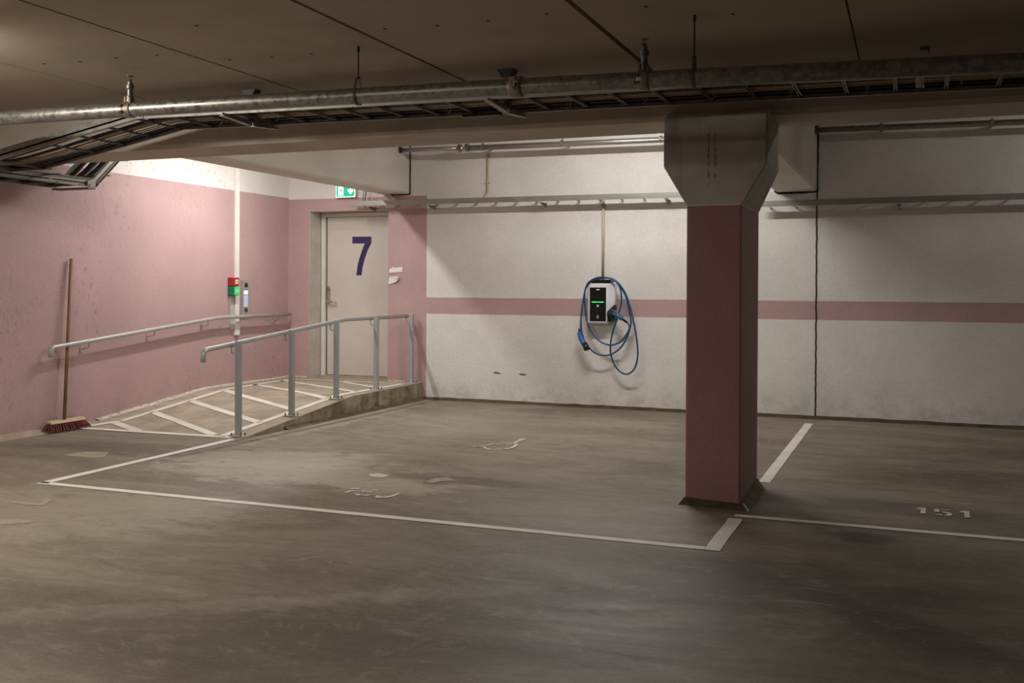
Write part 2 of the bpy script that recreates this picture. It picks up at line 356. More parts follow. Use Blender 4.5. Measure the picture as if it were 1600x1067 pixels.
cable = [(-3.125, 1.049), (-3.094, 0.993), (-3.1, 0.95), (-3.131, 0.893), (-3.189, 0.82), (-3.307, 0.772), (-3.425, 0.793), (-3.53, 0.869), (-3.606, 0.983), (-3.644, 1.112), (-3.66, 1.285), (-3.639, 1.429), (-3.564, 1.53), (-3.43, 1.565), (-3.312, 1.559), (-3.223, 1.488), (-3.142, 1.361), (-3.112, 1.233), (-3.086, 1.092), (-3.091, 1.007), (-3.131, 0.878), (-3.204, 0.749), (-3.306, 0.668), (-3.402, 0.646), (-3.499, 0.669), (-3.574, 0.725), (-3.635, 0.809), (-3.678, 0.938), (-3.69, 1.111), (-3.661, 1.357), (-3.602, 1.508), (-3.49, 1.566), (-3.356, 1.571), (-3.26, 1.538), (-3.179, 1.453), (-3.12, 1.333), (-3.06, 1.149), (-3.008, 0.909), (-2.985, 0.698), (-3.006, 0.556), (-3.056, 0.469), (-3.136, 0.431), (-3.217, 0.457), (-3.291, 0.547), (-3.328, 0.66), (-3.329, 0.774), (-3.3, 0.917), (-3.25, 1.054), (-3.206, 1.19), (-3.184, 1.332), (-3.208, 1.46), (-3.282, 1.545), (-3.401, 1.576), (-3.505, 1.566), (-3.602, 1.501), (-3.668, 1.357), (-3.694, 1.14), (-3.701, 0.967)]
# ------------------------------------------------------------------ the setting
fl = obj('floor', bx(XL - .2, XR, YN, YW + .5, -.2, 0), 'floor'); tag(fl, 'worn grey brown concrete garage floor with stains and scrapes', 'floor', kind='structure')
DX0, DX1, DZ0, DZ1 = -7.59, -6.392, .20, 2.468
bm = bmesh.new()                                                     # back wall with the doorway left open
box(bm, XL - .2, DX0, YW, YW + .55, 0, 4.1); box(bm, DX1, XR, YW, YW + .55, 0, 4.1)
box(bm, DX0, DX1, YW, YW + .55, DZ1, 4.1); box(bm, DX0, DX1, YW, YW + .55, -.05, DZ0)
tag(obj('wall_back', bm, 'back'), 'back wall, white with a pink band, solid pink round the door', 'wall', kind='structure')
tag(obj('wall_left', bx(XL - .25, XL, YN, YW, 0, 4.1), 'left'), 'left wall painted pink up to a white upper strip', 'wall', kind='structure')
tag(obj('wall_right', bx(XR, XR + .2, YN, YW, 0, 4.1), 'beam'), 'bare concrete wall at the far right', 'wall', kind='structure')
tag(obj('wall_near', bx(XL - .2, XR, YN - .2, YN, 0, 4.1), 'beam'), 'bare concrete wall behind the camera', 'wall', kind='structure')
# ceiling slabs with open joints
bm = bmesh.new(); xs = [XL] + [-6.945 + 1.325 * k for k in range(16)]
xs = [x for x in xs if x < XR] + [XR]
for i, (a, b) in enumerate(zip(xs, xs[1:])):
    g0, g1 = (.005, .005); wide = {4: .013, 5: .017, 3: .010}
    box(bm, a + (wide.get(i, g0) if i else 0), b - wide.get(i + 1, g1), YN, BY0 + .05, ZC, ZC + .12)
ce = tag(obj('ceiling', bm, 'ceiling'), 'low brownish concrete slab ceiling with long joints', 'ceiling', kind='structure')
obj('joint_filler', bx(XL, XR, YN, BY0 + .05, ZC + .03, ZC + .05), 'gap', ce)
bm = bmesh.new()
for x, y in ((-5.10, 5.19), (-4.79, 5.18), (-4.49, 5.21), (-4.13, 5.48), (-3.83, 5.51), (-3.54, 5.52), (-3.77, 4.70), (-2.80, 5.13), (-2.49, 5.17), (-2.18, 5.17), (-5.37, 5.15),
             (-1.83, 5.15), (-1.3, 5.2), (-.9, 5.5), (-.55, 4.9), (-.1, 5.3), (.3, 5.2), (-1.5, 4.6)):
    lathe(bm, [(.013, 0), (.011, .002)], (x, y, ZC - .002), 8)
obj('anchor_hole', bm, 'gap', ce)
tag(obj('ceiling_rear', bx(XL, XR, BY1 - .05, YW, ZB, ZB + .15), 'ceiling'), 'concrete ceiling of the bays behind the main beam', 'ceiling', kind='structure')
# main beam with a chamfered lower edge
def xprism(name, prof, x0, x1, mat, label, cat='beam', kind='structure'):
    bm = prism(bmesh.new(), prof, x0, x1, 'X'); return tag(obj(name, bm, mat), label, cat, kind=kind)
xprism('main_beam', [(BY0, 4.0), (BY0, BZ + .035), (BY0 + .025, BZ), (BY1, BZ), (BY1, 4.0)], XL, XR, 'beam', 'long dark concrete beam across the ceiling above the column')
def cross_beam(name, x0, x1, z0, mat, label):
    bm = prism(bmesh.new(), [(x0 + .02, z0), (x1 - .02, z0), (x1, z0 + .02), (x1, ZB + .05), (x0, ZB + .05), (x0, z0 + .02)], BY1, YW, 'Y')
    return tag(obj(name, bm, mat), label, 'beam', kind='structure')
b1 = cross_beam('cross_beam', -6.46, -6.08, 2.658, 'beamw', 'white cross beam running back to the wall above the door')
b2 = cross_beam('cross_beam', -1.44, -.99, 2.545, 'beamw', 'short white cross beam meeting the back wall right of the column')
def sealant(name, pts, r, parent=None):
    bm = bmesh.new(); P = []
    for a, b in zip(pts, pts[1:]):
        A, B = Vector(a), Vector(b); n = max(2, int((B - A).length / .04))
        P += [A.lerp(B, k / n) + Vector((random.uniform(-.003, .003), 0, random.uniform(-.003, .003))) for k in range(n)]
    P.append(Vector(pts[-1])); tube(bm, P, r, 6); return obj(name, bm, 'joint', parent)
sealant('sealant_line', [(-6.074, YW - .003, 3.4), (-6.074, YW - .003, 2.655), (-6.36, YW - .003, 2.650)], .011, b1)
sealant('sealant_line', [(-.982, YW - .003, 3.4), (-.982, YW - .003, 2.54), (-1.41, YW - .003, 2.53), (-1.45, YW - .003, 2.56)], .012, b2)
o = sealant('expansion_joint', [(-.988, YW - .002, 2.54), (-.990, YW - .002, 1.3), (-.99, YW - .002, .03)], .008)
tag(o, 'thin black vertical expansion joint in the white back wall', 'joint')
# mortar coves along the foot of the walls
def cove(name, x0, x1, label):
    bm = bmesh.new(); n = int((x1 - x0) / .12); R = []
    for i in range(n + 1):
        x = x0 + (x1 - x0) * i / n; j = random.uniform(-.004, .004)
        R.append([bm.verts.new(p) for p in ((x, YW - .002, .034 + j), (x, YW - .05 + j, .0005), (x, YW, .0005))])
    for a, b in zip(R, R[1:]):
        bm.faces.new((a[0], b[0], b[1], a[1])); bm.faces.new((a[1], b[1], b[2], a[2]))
    return tag(obj(name, bm, 'cove_dark_shade'), label, 'baseboard', kind='structure')
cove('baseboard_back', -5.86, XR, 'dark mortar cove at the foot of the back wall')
bm = bmesh.new(); R = []
for i in range(60):
    y = 3.0 + 5.2 * i / 59; j = random.uniform(-.008, .008)
    R.append([bm.verts.new(p) for p in ((XL, y, .045 + j * .6), (XL + .13 + j * 2, y, .001))])
for a, b in zip(R, R[1:]): bm.faces.new((a[0], b[0], b[1], a[1]))
tag(obj('baseboard_left', bm, 'cove2'), 'pale mortar fillet along the foot of the pink left wall', 'baseboard', kind='structure')

# ------------------------------------------------------------------ door
dr = thing('door_1', 'grey beige steel door with a large blue 7', 'door', kind='structure')
YD = YW + .285
obj('reveal', box(bx(DX0 - .001, DX0 + .004, YW - .002, YD, DZ0, DZ1), DX0, DX1, YW - .002, YD, DZ1 - .004, DZ1 + .001), 'reveal', dr)
bm = bx(DX0 + .012, -7.515, YD - .02, YD + .06, DZ0, 2.458)
box(bm, -7.515, DX1 + .0, YD - .02, YD + .06, 2.405, 2.458); box(bm, -6.47, DX1, YD - .02, YD + .06, DZ0, 2.405)
obj('door_frame', bm, 'frame', dr, bevel=.006)
obj('hinge_gap', bx(-7.515, -7.498, YD + .02, YD + .05, DZ0 + .03, 2.405), 'dsteel', dr)
obj('door_leaf', bx(-7.497, -6.47, YD + .012, YD + .055, .238, 2.400), 'door', dr, bevel=.003)
obj('threshold', box(bx(DX0, DX1, YD - .10, YD + .06, .195, .232), DX0 + .02, DX1 - .02, YW + .05, YD - .1, .19, .212), 'cove2', dr, bevel=.004)
obj('door_number', prism(bmesh.new(), SEVEN, YD + .0085, YD + .0125, 'Y'), 'blue', dr)
hd = obj('lock_plate', prism(bmesh.new(), [(-7.488, 1.225), (-7.488, 1.44), (-7.478, 1.462), (-7.456, 1.462), (-7.444, 1.44), (-7.444, 1.225)], YD - .004, YD + .012, 'Y'), 'chrome', dr, bevel=.003)
obj('keyhole', lathe(bmesh.new(), [(.012, 0), (.012, .003)], (-7.466, YD - .006, 1.405), 14, 'Y'), 'dsteel', hd)
lv = obj('lever_handle', tb(arc_path([(-7.466, YD + .01, 1.245), (-7.466, YD - .055, 1.245), (-7.34, YD - .058, 1.243), (-7.335, YD - .03, 1.225)], .02), .013, 10), 'chrome', dr, True)
obj('escutcheon', lathe(bmesh.new(), [(.026, 0), (.026, .01), (.018, .014)], (-7.466, YD - .002, 1.245), 18, 'Y'), 'chrome', lv, True)

# notes taped beside the door
bm = prism(bmesh.new(), NOTE1, YW - .006, YW - .004, 'Y'); tag(obj('paper_note', bm, 'paper'), 'upper torn strip of white tape on the pink wall beside the door', 'note')
bm = bmesh.new(); n2 = [(-6.372, 1.586), (-6.215, 1.592), (-6.245, 1.525), (-6.30, 1.497), (-6.382, 1.484)]
v = [bm.verts.new((x, YW - d, z)) for (x, z), d in zip(n2, (.006, .045, .025, .014, .006))]
bm.faces.new(v[:3] + v[4:]); bm.faces.new((v[2], v[3], v[4])); ob = obj('paper_note', bm, 'paper')
s = ob.modifiers.new('s', 'SOLIDIFY'); s.thickness = .0015
tag(ob, 'lower paper note with a curled corner on the pink wall', 'note')

# exit sign, lit from within
es = thing('exit_sign', 'lit green exit sign over the door, half hidden by the beam', 'sign')
obj('housing', bx(-7.14, -6.845, YW - .075, YW - .001, 2.632, 2.80), 'trunk', es, bevel=.006)
obj('lit_border', bx(-7.136, -6.849, YW - .078, YW - .0755, 2.636, 2.796), 'exitw', es)
obj('green_panel', bx(-7.128, -6.857, YW - .081, YW - .0785, 2.643, 2.788), 'exitg', es)
yy = YW - .083
bm = bmesh.new(); box(bm, -7.096, -7.024, yy - .0012, yy, 2.658, 2.776)
obj('doorway_symbol', bm, 'exitw', es)
bm = bmesh.new(); yr = yy - .003
def limb(pts, w):
    sweep(bm, [(x, yr, z) for x, z in pts], rect(.0016, w), (0, 1, 0))
limb([(-7.052, 2.745), (-7.062, 2.712)], .015); limb([(-7.062, 2.714), (-7.046, 2.692), (-7.060, 2.668)], .008)
limb([(-7.062, 2.712), (-7.078, 2.694), (-7.092, 2.690)], .008); limb([(-7.054, 2.740), (-7.074, 2.738), (-7.084, 2.722)], .007); limb([(-7.052, 2.738), (-7.036, 2.726), (-7.026, 2.734)], .007)
lathe(bm, [(.009, 0), (.009, .002)], (-7.046, yr - .001, 2.757), 12, 'Y')
obj('running_figure', bm, 'grn', es)
bm = bmesh.new(); prism(bm, [(-6.925, 2.775), (-6.905, 2.775), (-6.905, 2.715), (-6.878, 2.74), (-6.878, 2.715), (-6.915, 2.672), (-6.952, 2.715), (-6.952, 2.74), (-6.925, 2.715)], yy - .0012, yy, 'Y')
obj('arrow', bm, 'exitw', es)

# ------------------------------------------------------------------ ramp
RX1 = -5.885; RY0, RYB, RZ = 7.95, 10.05, .21
def rs(x, y): return 0 if y < RY0 else min(RZ, (y - RY0) * .1)
rp = thing('ramp', 'concrete access ramp with white hatching leading up to the door', 'ramp')
bm = bmesh.new(); nx, ny = 24, 48; grid = []
for j in range(ny + 1):
    y = RY0 + (YW - RY0) * j / ny
    if abs(y - RYB) < .05: y = RYB
    grid.append([bm.verts.new((XL + (RX1 - XL) * i / nx, y, rs(0, y) + .0015)) for i in range(nx + 1)])
for j in range(ny):
    for i in range(nx): bm.faces.new((grid[j][i], grid[j][i + 1], grid[j + 1][i + 1], grid[j + 1][i]))
obj('ramp_surface', bm, 'ramp', rp)
bm = prism(bmesh.new(), [(RY0, 0), (YW, 0), (YW, RZ), (RYB, RZ), (RY0, .0008)], RX1 - .06, RX1 + .004, 'X'); obj('ramp_side', bm, 'side', rp)
bm = bmesh.new(); R = []                                              # fillet at the ramp foot, coloured dark for the shadow band there
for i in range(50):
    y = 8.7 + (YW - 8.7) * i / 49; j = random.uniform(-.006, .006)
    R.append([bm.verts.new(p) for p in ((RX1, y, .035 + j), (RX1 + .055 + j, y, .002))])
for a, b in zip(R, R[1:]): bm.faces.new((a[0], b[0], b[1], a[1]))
obj('foot_shade_fillet', bm, 'cove', rp)
bm = bmesh.new(); R = []                                              # rough mortar where the ramp meets the walls
pts = [(XL, 8.3 + (YW - 8.3) * i / 69, 1, 0) for i in range(70)] + [(XL + .02 + (DX0 - XL - .03) * i / 8, YW, 0, -1) for i in range(9)]
for x, y, dx, dy in pts:
    j = random.random(); w = (.06 + .02 * j) * (1 if y < 11.7 else .5); h = .018 + .006 * random.random()
    R.append([bm.verts.new((x + dx * .001, y + dy * .001, rs(0, y) + h)), bm.verts.new((x + dx * w, y + dy * w, rs(0, y) + .004))])
for a, b in zip(R, R[1:]): bm.faces.new((a[0], b[0], b[1], a[1]))
obj('mortar_seam', bm, 'mortar', rp)
bm = bmesh.new(); R = []
for i in range(20):
    x = DX1 + .02 + (RX1 - DX1 - .02) * i / 19; R.append([bm.verts.new((x, YW - .001, RZ + .008 + .012 * random.random())), bm.verts.new((x, YW - .02 - .02 * random.random(), RZ + .003))])
for a, b in zip(R, R[1:]): bm.faces.new((a[0], b[0], b[1], a[1]))
obj('mortar_seam', bm, 'mortar', rp)
def rline(a, b, w=.09): return strip(bmesh.new(), a, b, w, .006, rs)
obj('edge_line', rline((-7.83, 8.0), (-7.62, 8.35)), 'ramppaint', rp)
for a, b in (((-7.62, 8.3), (-7.61, 10.05)), ((-7.61, 10.05), (-7.68, 11.45))): obj('edge_line', rline(a, b), 'ramppaint', rp)
for a, b in (((-6.13, 8.02), (-6.07, 9.9)), ((-6.07, 9.9), (-6.02, 11.55))): obj('edge_line', rline(a, b), 'ramppaint', rp)
obj('edge_line', rline((-7.86, 7.96), (-6.0, 8.02), .07), 'ramppaint', rp)
obj('edge_line', rline((-7.63, 11.52), (-6.0, 11.56), .07), 'ramppaint', rp)
for a, b in (((-7.62, 8.25), (-7.10, 8.0)), ((-7.62, 8.79), (-6.24, 8.06)), ((-7.63, 9.40), (-6.11, 8.62)), ((-7.61, 10.0), (-6.12, 9.23)), ((-7.68, 10.70), (-6.07, 9.83)), ((-7.67, 11.30), (-6.08, 10.45)), ((-6.94, 11.52), (-6.10, 10.98))):
    obj('hatch_line', rline(a, b), 'ramppaint', rp)

# ------------------------------------------------------------------ handrails
hr = thing('ramp_handrail', 'grey steel handrail on five square posts along the ramp edge', 'handrail')
px_ = -5.975; rx_ = -6.055
posts = [(8.078, .925), (8.975, 1.0), (9.853, 1.073), (10.765, 1.10), (11.69, 1.105)]
for y, zt in posts:
    z0 = rs(0, y) + .002
    p = obj('post', bx(px_ - .025, px_ + .025, y - .025, y + .025, z0, zt), 'post', hr, bevel=.004)
    obj('base_plate', bx(px_ - .07, px_ + .07, y - .05, y + .05, z0, z0 + .011), 'zinc', p, bevel=.002)
    for sx, sy in ((-1, -1), (1, -1), (-1, 1), (1, 1)):
        obj('bolt', lathe(bmesh.new(), [(.010, 0), (.010, .008), (.006, .009), (.006, .022)], (px_ + sx * .053, y + sy * .034, z0 + .011), 6), 'dsteel', p)
zr = [(7.672, .735), (7.672, .835), (7.80, .868), (10.10, 1.068), (10.27, 1.078), (11.70, 1.085)]
path = arc_path([(rx_, 7.655, .745), (rx_, 7.665, .855), (rx_, 10.16, 1.072), (rx_, 11.72, 1.074)], .09, 8)
obj('rail', tb(path, .024, 18), 'rail', hr, True)
def zrail(y): return .855 + (y - 7.665) * (1.072 - .855) / (10.16 - 7.665) if y < 10.16 else 1.073
for y, zt in posts:
    z = zrail(y); b = tb(arc_path([(px_ - .02, y, z - .085), (rx_ + .01, y, z - .085), (rx_, y, z - .075), (rx_, y, z - .015)], .02), .006, 8)
    lathe(b, [(.016, 0), (.016, .004)], (rx_, y, z - .026), 10); obj('rail_bracket', b, 'rail', hr, True)
hw = thing('wall_handrail', 'grey steel handrail bracketed to the pink left wall', 'handrail')
wx = -7.83
path = arc_path([(wx, 7.60, .742), (wx, 7.605, .835), (wx, 10.20, 1.066), (wx, YW - .10, 1.070)], .08, 8)
obj('rail', tb(path, .0225, 18), 'rail', hw, True)
for y in (8.10, 9.07, 9.99, 10.62, 11.45):
    z = .835 + (y - 7.605) * .089 if y < 10.2 else 1.068
    b = tb(arc_path([(XL + .003, y, z - .085), (wx - .01, y, z - .07), (wx, y, z - .06), (wx, y, z - .015)], .02), .006, 8)
    box(b, XL + .001, XL + .006, y - .022, y + .022, z - .125, z - .06); obj('rail_bracket', b, 'chrome', hw, False)

# ------------------------------------------------------------------ column
cl = thing('column', 'square pink concrete column with a flared unpainted capital', 'column', kind='structure')
cx0, cx1, cy0, cy1 = -1.411, -1.044, 6.80, 7.60
obj('shaft', bx(cx0, cx1, cy0, cy1, 0, 2.02), 'column', cl, bevel=.012)
bm = bmesh.new()
rings = [[(cx0, cy0), (cx1, cy0), (cx1, cy1), (cx0, cy1)], [(-1.572, cy0 - .001), (-.883, cy0 - .001), (-.883, 7.40), (-1.572, 7.40)], [(-1.572, cy0 - .001), (-.883, cy0 - .001), (-.883, 7.40), (-1.572, 7.40)], [(-1.572, BY0), (-.883, BY0), (-.883, 7.40), (-1.572, 7.40)]]
V = [[bm.verts.new((x, y, z)) for x, y in r] for r, z in zip(rings, (2.004, 2.275, 2.60, 2.66))]
for a, b in zip(V, V[1:]):
    for j in range(4): bm.faces.new((a[j], a[(j + 1) % 4], b[(j + 1) % 4], b[j]))
bm.faces.new(V[0]); bm.faces.new(V[-1])
obj('capital', bm, 'cap', cl, bevel=.01)
bm = bmesh.new()
A = [(cx0 - .035, cy0 - .055, 0), (cx1 + .075, cy0 - .085, 0), (cx1 + .075, cy1 - .1, 0), (cx0 - .05, cy1 + .05, 0)]
B = [(cx0 - .003, cy0 - .003, .045), (cx1 + .003, cy0 - .003, .03), (cx1 + .003, cy1 - .003, .06), (cx0 - .003, cy1 + .003, .05)]
loft(bm, A, B); o = obj('foot_cove', bm, 'cove_dark_shade', cl); o.data.materials.append(M['cove_lit'])
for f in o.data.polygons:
    if f.normal.x > .4: f.material_index = 1  # front and left faces coloured as shaded mortar, right face as lit
obj('metal_corner', loft(bmesh.new(), [(cx1 + .06, cy0 - .08, .002), (cx1 + .07, cy0 - .075, .002), (cx1 + .075, cy0 - .083, .002)], [(cx1 + .022, cy0 - .035, .04), (cx1 + .03, cy0 - .03, .04), (cx1 + .034, cy0 - .035, .04)]), 'zinc', cl)

# ------------------------------------------------------------------ floor markings
def mark(name, bm, mat, label, cat='road marking', group=None): return tag(obj(name, bm, mat), label, cat, group)
mark('parking_line', strip(bmesh.new(), (-5.90, 5.66), (-5.95, 7.99), .085), 'line', 'white bay line running from the ramp corner toward the lower left')
mark('parking_line', strip(bmesh.new(), (-5.94, 5.665), (-1.062, 5.665), .072), 'line', 'long white bay line across the front of the disabled bay')
mark('parking_line', strip(bmesh.new(), (-1.018, 5.63), (-1.018, 6.47), .088), 'line', 'short thick white line in front of the pink column')
mark('parking_line', strip(bmesh.new(), (-1.015, 7.77), (-1.015, 11.36), .085), 'line', 'white line from behind the column toward the back wall')
mark('parking_line', strip(bmesh.new(), (-1.04, 6.56), (5.0, 6.56), .07), 'line', 'thin white line running right from the column below 151')
n151 = thing('painted_bay_number', 'beige stencilled 151 on the floor right of the column', 'road marking')
obj('digit_one', flat(bmesh.new(), ONE_A), 'num', n151)
bm = bmesh.new()
for p in FIVE: flat(bm, p)
obj('digit_five', bm, 'num', n151)
obj('digit_one', flat(bmesh.new(), ONE_B), 'num', n151)
wc = thing('wheelchair_symbol', 'faded white wheelchair symbol painted on the disabled bay floor', 'road marking')
bm = bmesh.new()
for l, w in zip(wheel[:3], (.030, .034, .030)):
    for a, b in zip(l, l[1:]):
        d = (Vector(b) - Vector(a)).normalized() * .006; strip(bm, Vector(a) - d, Vector(b) + d, w, .004)
flat(bm, head, .0045)
obj('seated_figure', bm, 'line2', wc)
bm = bmesh.new()
for l in wheel[3:]:
    q = smoothpath([(x, y, 0) for x, y in l], 5); s0 = [(2 * w_) for w_ in (.02,)]
    R = []
    for i, p in enumerate(q):
        t = (q[min(i + 1, len(q) - 1)] - q[max(i - 1, 0)]).normalized(); s = Vector((-t.y, t.x, 0)) * .017
        R.append((bm.verts.new(p + s + Vector((0, 0, .004))), bm.verts.new(p - s + Vector((0, 0, .004)))))
    for a, b in zip(R, R[1:]): bm.faces.new((a[0], a[1], b[1], b[0]))
obj('wheel', bm, 'line2', wc)
wm = thing('worn_marking', 'broken remains of scraped off white numerals on the floor', 'road marking')
for l in flakes:
    bm = bmesh.new(); q = smoothpath([(x, y, .004) for x, y in l], 4); R = []
    for i, p in enumerate(q):
        t = (q[min(i + 1, len(q) - 1)] - q[max(i - 1, 0)]).normalized(); s = Vector((-t.y, t.x, 0)) * random.uniform(.010, .019)
        R.append((bm.verts.new(p + s), bm.verts.new(p - s)))
    for a, b in zip(R, R[1:]): bm.faces.new((a[0], a[1], b[1], b[0]))
    obj('paint_flake', bm, 'line', wm)
mark('scraped_patch', flat(bmesh.new(), worn[0], .003), 'line2', 'small pale lozenge patch above the worn numerals')
mark('scraped_patch', flat(bmesh.new(), worn[1], .003), 'ghost', 'ragged pale patch right of the worn numerals')
mark('scraped_patch', flat(bmesh.new(), patch[0], .002), 'ghost', 'pale scraped streak on the floor in front of the broom')
mark('worn_marking', flat(bmesh.new(), patch[2], .002), 'ghost', 'faint hooked trace of old paint at the lower left')
mark('worn_marking', flat(bmesh.new(), [(-5.14, 4.55), (-4.98, 4.68), (-5.03, 4.75), (-5.2, 4.68)], .002), 'ghost', 'pale paint remnant at the left edge of the floor')

# ------------------------------------------------------------------ sprinkler pipe under the ceiling
PY = 5.45
sp = thing('sprinkler_pipe', 'thick galvanised sprinkler pipe hung under the ceiling across the garage', 'pipe')
pz = [(-7.93, 2.652), (-6.10, 2.643), (-4.92, 2.637), (-4.51, 2.633), (-3.52, 2.621), (-2.47, 2.608), (-1.91, 2.598), (-1.09, 2.583), (-.71, 2.572), (.50, 2.545), (3.0, 2.49), (XR, 2.41)]
def zp(x):
    for (a, za), (b, zb_) in zip(pz, pz[1:]):
        if x <= b: return za + (zb_ - za) * (x - a) / (b - a)
    return pz[-1][1]
bm = bmesh.new(); R = []
prof = circ(.0495, 28); path = [(x, PY, z) for x, z in pz]; sweep(bm, path, prof, (0, 1, 0)); obj('pipe', bm, 'pipe', sp, True)
def collar(x, w=.035, r=.056):
    return lathe(bmesh.new(), [(r - .004, -w), (r, -w * .8), (r, w * .8), (r - .004, w)], (x, PY, zp(x)), 24, 'X')
for x, mat, zt in ((-4.92, 'pipe', 2.865), (-1.37, 'pipe', 2.815)):
    s = obj('sprinkler_riser', collar(x, .032, .057), 'rust', sp, True); z0 = zp(x) + .045; k = (zt - z0) / .195
    obj('riser_fitting', lathe(bmesh.new(), [(.026, -.01), (.028, .0), (.026, .045 * k), (.019, .05 * k), (.019, .095 * k), (.027, .10 * k), (.027, .125 * k), (.018, .13 * k), (.018, .148 * k)], (x, PY, z0), 16), 'fit', s, False)
    b = lathe(bmesh.new(), [(.012, .148 * k), (.012, .155 * k), (.007, .165 * k), (.004, .172 * k)], (x, PY, z0), 12)
    tube(b, [(x - .011, PY, z0 + .152 * k), (x - .013, PY, z0 + .168 * k), (x - .003, PY, z0 + .188 * k)], .0025, 6); tube(b, [(x + .011, PY, z0 + .152 * k), (x + .013, PY, z0 + .168 * k), (x + .003, PY, z0 + .188 * k)], .0025, 6)
    lathe(b, [(.004, .186 * k), (.024, .190 * k), (.024, .194 * k), (.004, .195 * k)], (x, PY, z0), 14)
    obj('sprinkler_head', b, 'brass', s)
    for c, h0, ax in (((x - .03, PY - .058, zp(x) + .02), .012, 'X'), ((x - .03, PY - .056, zp(x) - .022), .012, 'X'), ((x - .02, PY - .02, zp(x) + .055), .03, 'Z'), ((x + .03, PY - .03, zp(x) + .05), .02, 'Z')):
        obj('coupling_bolt', lathe(bmesh.new(), [(.010, -.012), (.010, h0)], c, 6, ax), 'brass', s)
for x in (-3.16, -1.095):
    zt = ZC; b = tb([(x, PY, zp(x) + .105), (x, PY, zt)], .005, 8); lathe(b, [(.009, -.035), (.009, 0)], (x, PY, zt), 8)
    h = obj('hanger_rod', b, 'iron', sp)
    b = bmesh.new(); P = [(x, PY + .055 * math.sin(a), zp(x) - .002 - .054 * math.cos(a)) for a in [PI * (-.62 + 1.24 * i / 20) for i in range(21)]]
    P = [(x, PY - .012, zp(x) + .112)] + P + [(x, PY + .012, zp(x) + .112)]
    sweep(b, P, rect(.014, .0035), (1, 0, 0)); lathe(b, [(.012, -.004), (.012, .008)], (x, PY, zp(x) + .108), 6); obj('pipe_loop', b, 'dsteel', h)
x = -2.12; s = obj('grooved_coupling', collar(x, .04, .062), 'rust', sp, True)
b = bx(x - .018, x + .018, PY - .075, PY - .05, zp(x) - .01, zp(x) + .045); lathe(b, [(.010, -.035), (.010, .035)], (x, PY - .066, zp(x) + .02), 6, 'X'); obj('coupling_bolt', b, 'rust', s)
obj('coupling', collar(.78, .04, .055), 'pipe', sp, True)

# ------------------------------------------------------------------ cable ladder under the ceiling
TN, TF = 6.11, 6.65
LP = [(XR, 2.60), (1.6, 2.660), (.6, 2.668), (-.86, 2.685), (-3.1, 2.708), (-5.45, 2.735), (-6.93, 2.468), (XL + .05, 2.462)]
def lz(x):
    for (a, za), (b, zb_) in zip(LP, LP[1:]):
        if x >= b: return zb_ + (za - zb_) * (x - b) / (a - b)
    return LP[-1][1]
CH = [(-.010, -.030), (.010, -.030), (.010, -.025), (-.005, -.025), (-.005, -.002), (-.010, -.004), (-.010, .010), (-.005, .008), (-.005, .047), (.010, .047), (.010, .052), (-.010, .052)]
def railprof(flip): return [(-a if flip else a, b) for a, b in CH]
ld = thing('cable_ladder', 'long steel cable ladder hanging behind the sprinkler pipe', 'cable ladder')
for y, flip, xe in ((TN, False, 0), (TF, True, 0)):
    b = sweep(bmesh.new(), [(x, y, z) for x, z in LP], railprof(flip), (0, 1, 0)); obj('side_rail', b, 'steel', ld)
rungx = [-6.65 + .284 * 0 - .3, -6.353, -6.055, -5.766, -5.486, -5.176, -4.87, -4.587] + [-4.304 + .2805 * k for k in range(20)] + [-7.25, -7.55]
for x in rungx:
    b = sweep(bmesh.new(), [(x, TN, lz(x) - .012), (x, TF, lz(x) - .012)], [(-.011, -.008), (-.006, -.008), (-.006, .003), (.006, .003), (.006, -.008), (.011, -.008), (.011, .006), (-.011, .006)], (1, 0, 0)); obj('rung', b, 'dsteel2', ld)
for x in (-4.62, -2.55):
    b = bmesh.new(); box(b, x - .022, x + .022, 6.37, 6.41, lz(x) - .045, ZC - .004); g_ = obj('hanger_channel', b, 'dsteel', ld)
    obj('ceiling_plate', prism(bmesh.new(), [(x - .06, ZC - .001), (x + .06, ZC - .001), (x + .035, ZC - .05), (x - .035, ZC - .05)], 6.35, 6.43, 'Y'), 'iron', g_)
    for s0 in (1, -1):
        y0, y1 = (6.41, 6.74) if s0 > 0 else (6.37, 6.04)
        b = bmesh.new(); zb_ = lz(x) - .028
        prism(b, [(y0, zb_ - .045), (y0, zb_ - .001), (y1, zb_ - .001), (y1, zb_ - .022)], x - .003, x + .003, 'X'); prism(b, [(y0, zb_ - .048), (y0, zb_ - .044), (y1, zb_ - .021), (y1, zb_ - .025)], x - .022, x + .022, 'X')
        obj('support_arm', b, 'steel', ld)
for x in (-5.45, -6.93):
    for y in (TN - .014, TF + .012):
        b = bx(x - .07, x + .07, y - .003, y + .004, lz(x) - .03, lz(x) + .03)
        for k in (-.045, .045): lathe(b, [(.009, -.012), (.009, .012)], (x + k, y, lz(x) - .012), 6, 'Y')
        obj('joint_plate', b, 'steel', ld)
b = bx(.015, .042, TN - .02, TN - .01, 2.575, 2.70); box(b, .052, .058, TN - .02, TN + .02, 2.575, 2.70); box(b, .040, .056, TN - .014, TN - .011, 2.578, 2.695)
for k in range(5): box(b, .024, .033, TN - .022, TN - .019, 2.592 + k * .022, 2.598 + k * .022)
pl = obj('perforated_strap', b, 'zinc', ld)
obj('ceiling_plate', box(bx(.04, .09, 6.62, 6.66, ZC - .02, ZC - .001), .085, .095, 6.60, 6.63, ZC - .045, ZC - .015), 'dsteel', ld)
obj('cable_clip', bx(-2.98, -2.70, TF - .05, TF + .02, lz(-2.85) - .045, lz(-2.85) - .030), 'iron', ld)
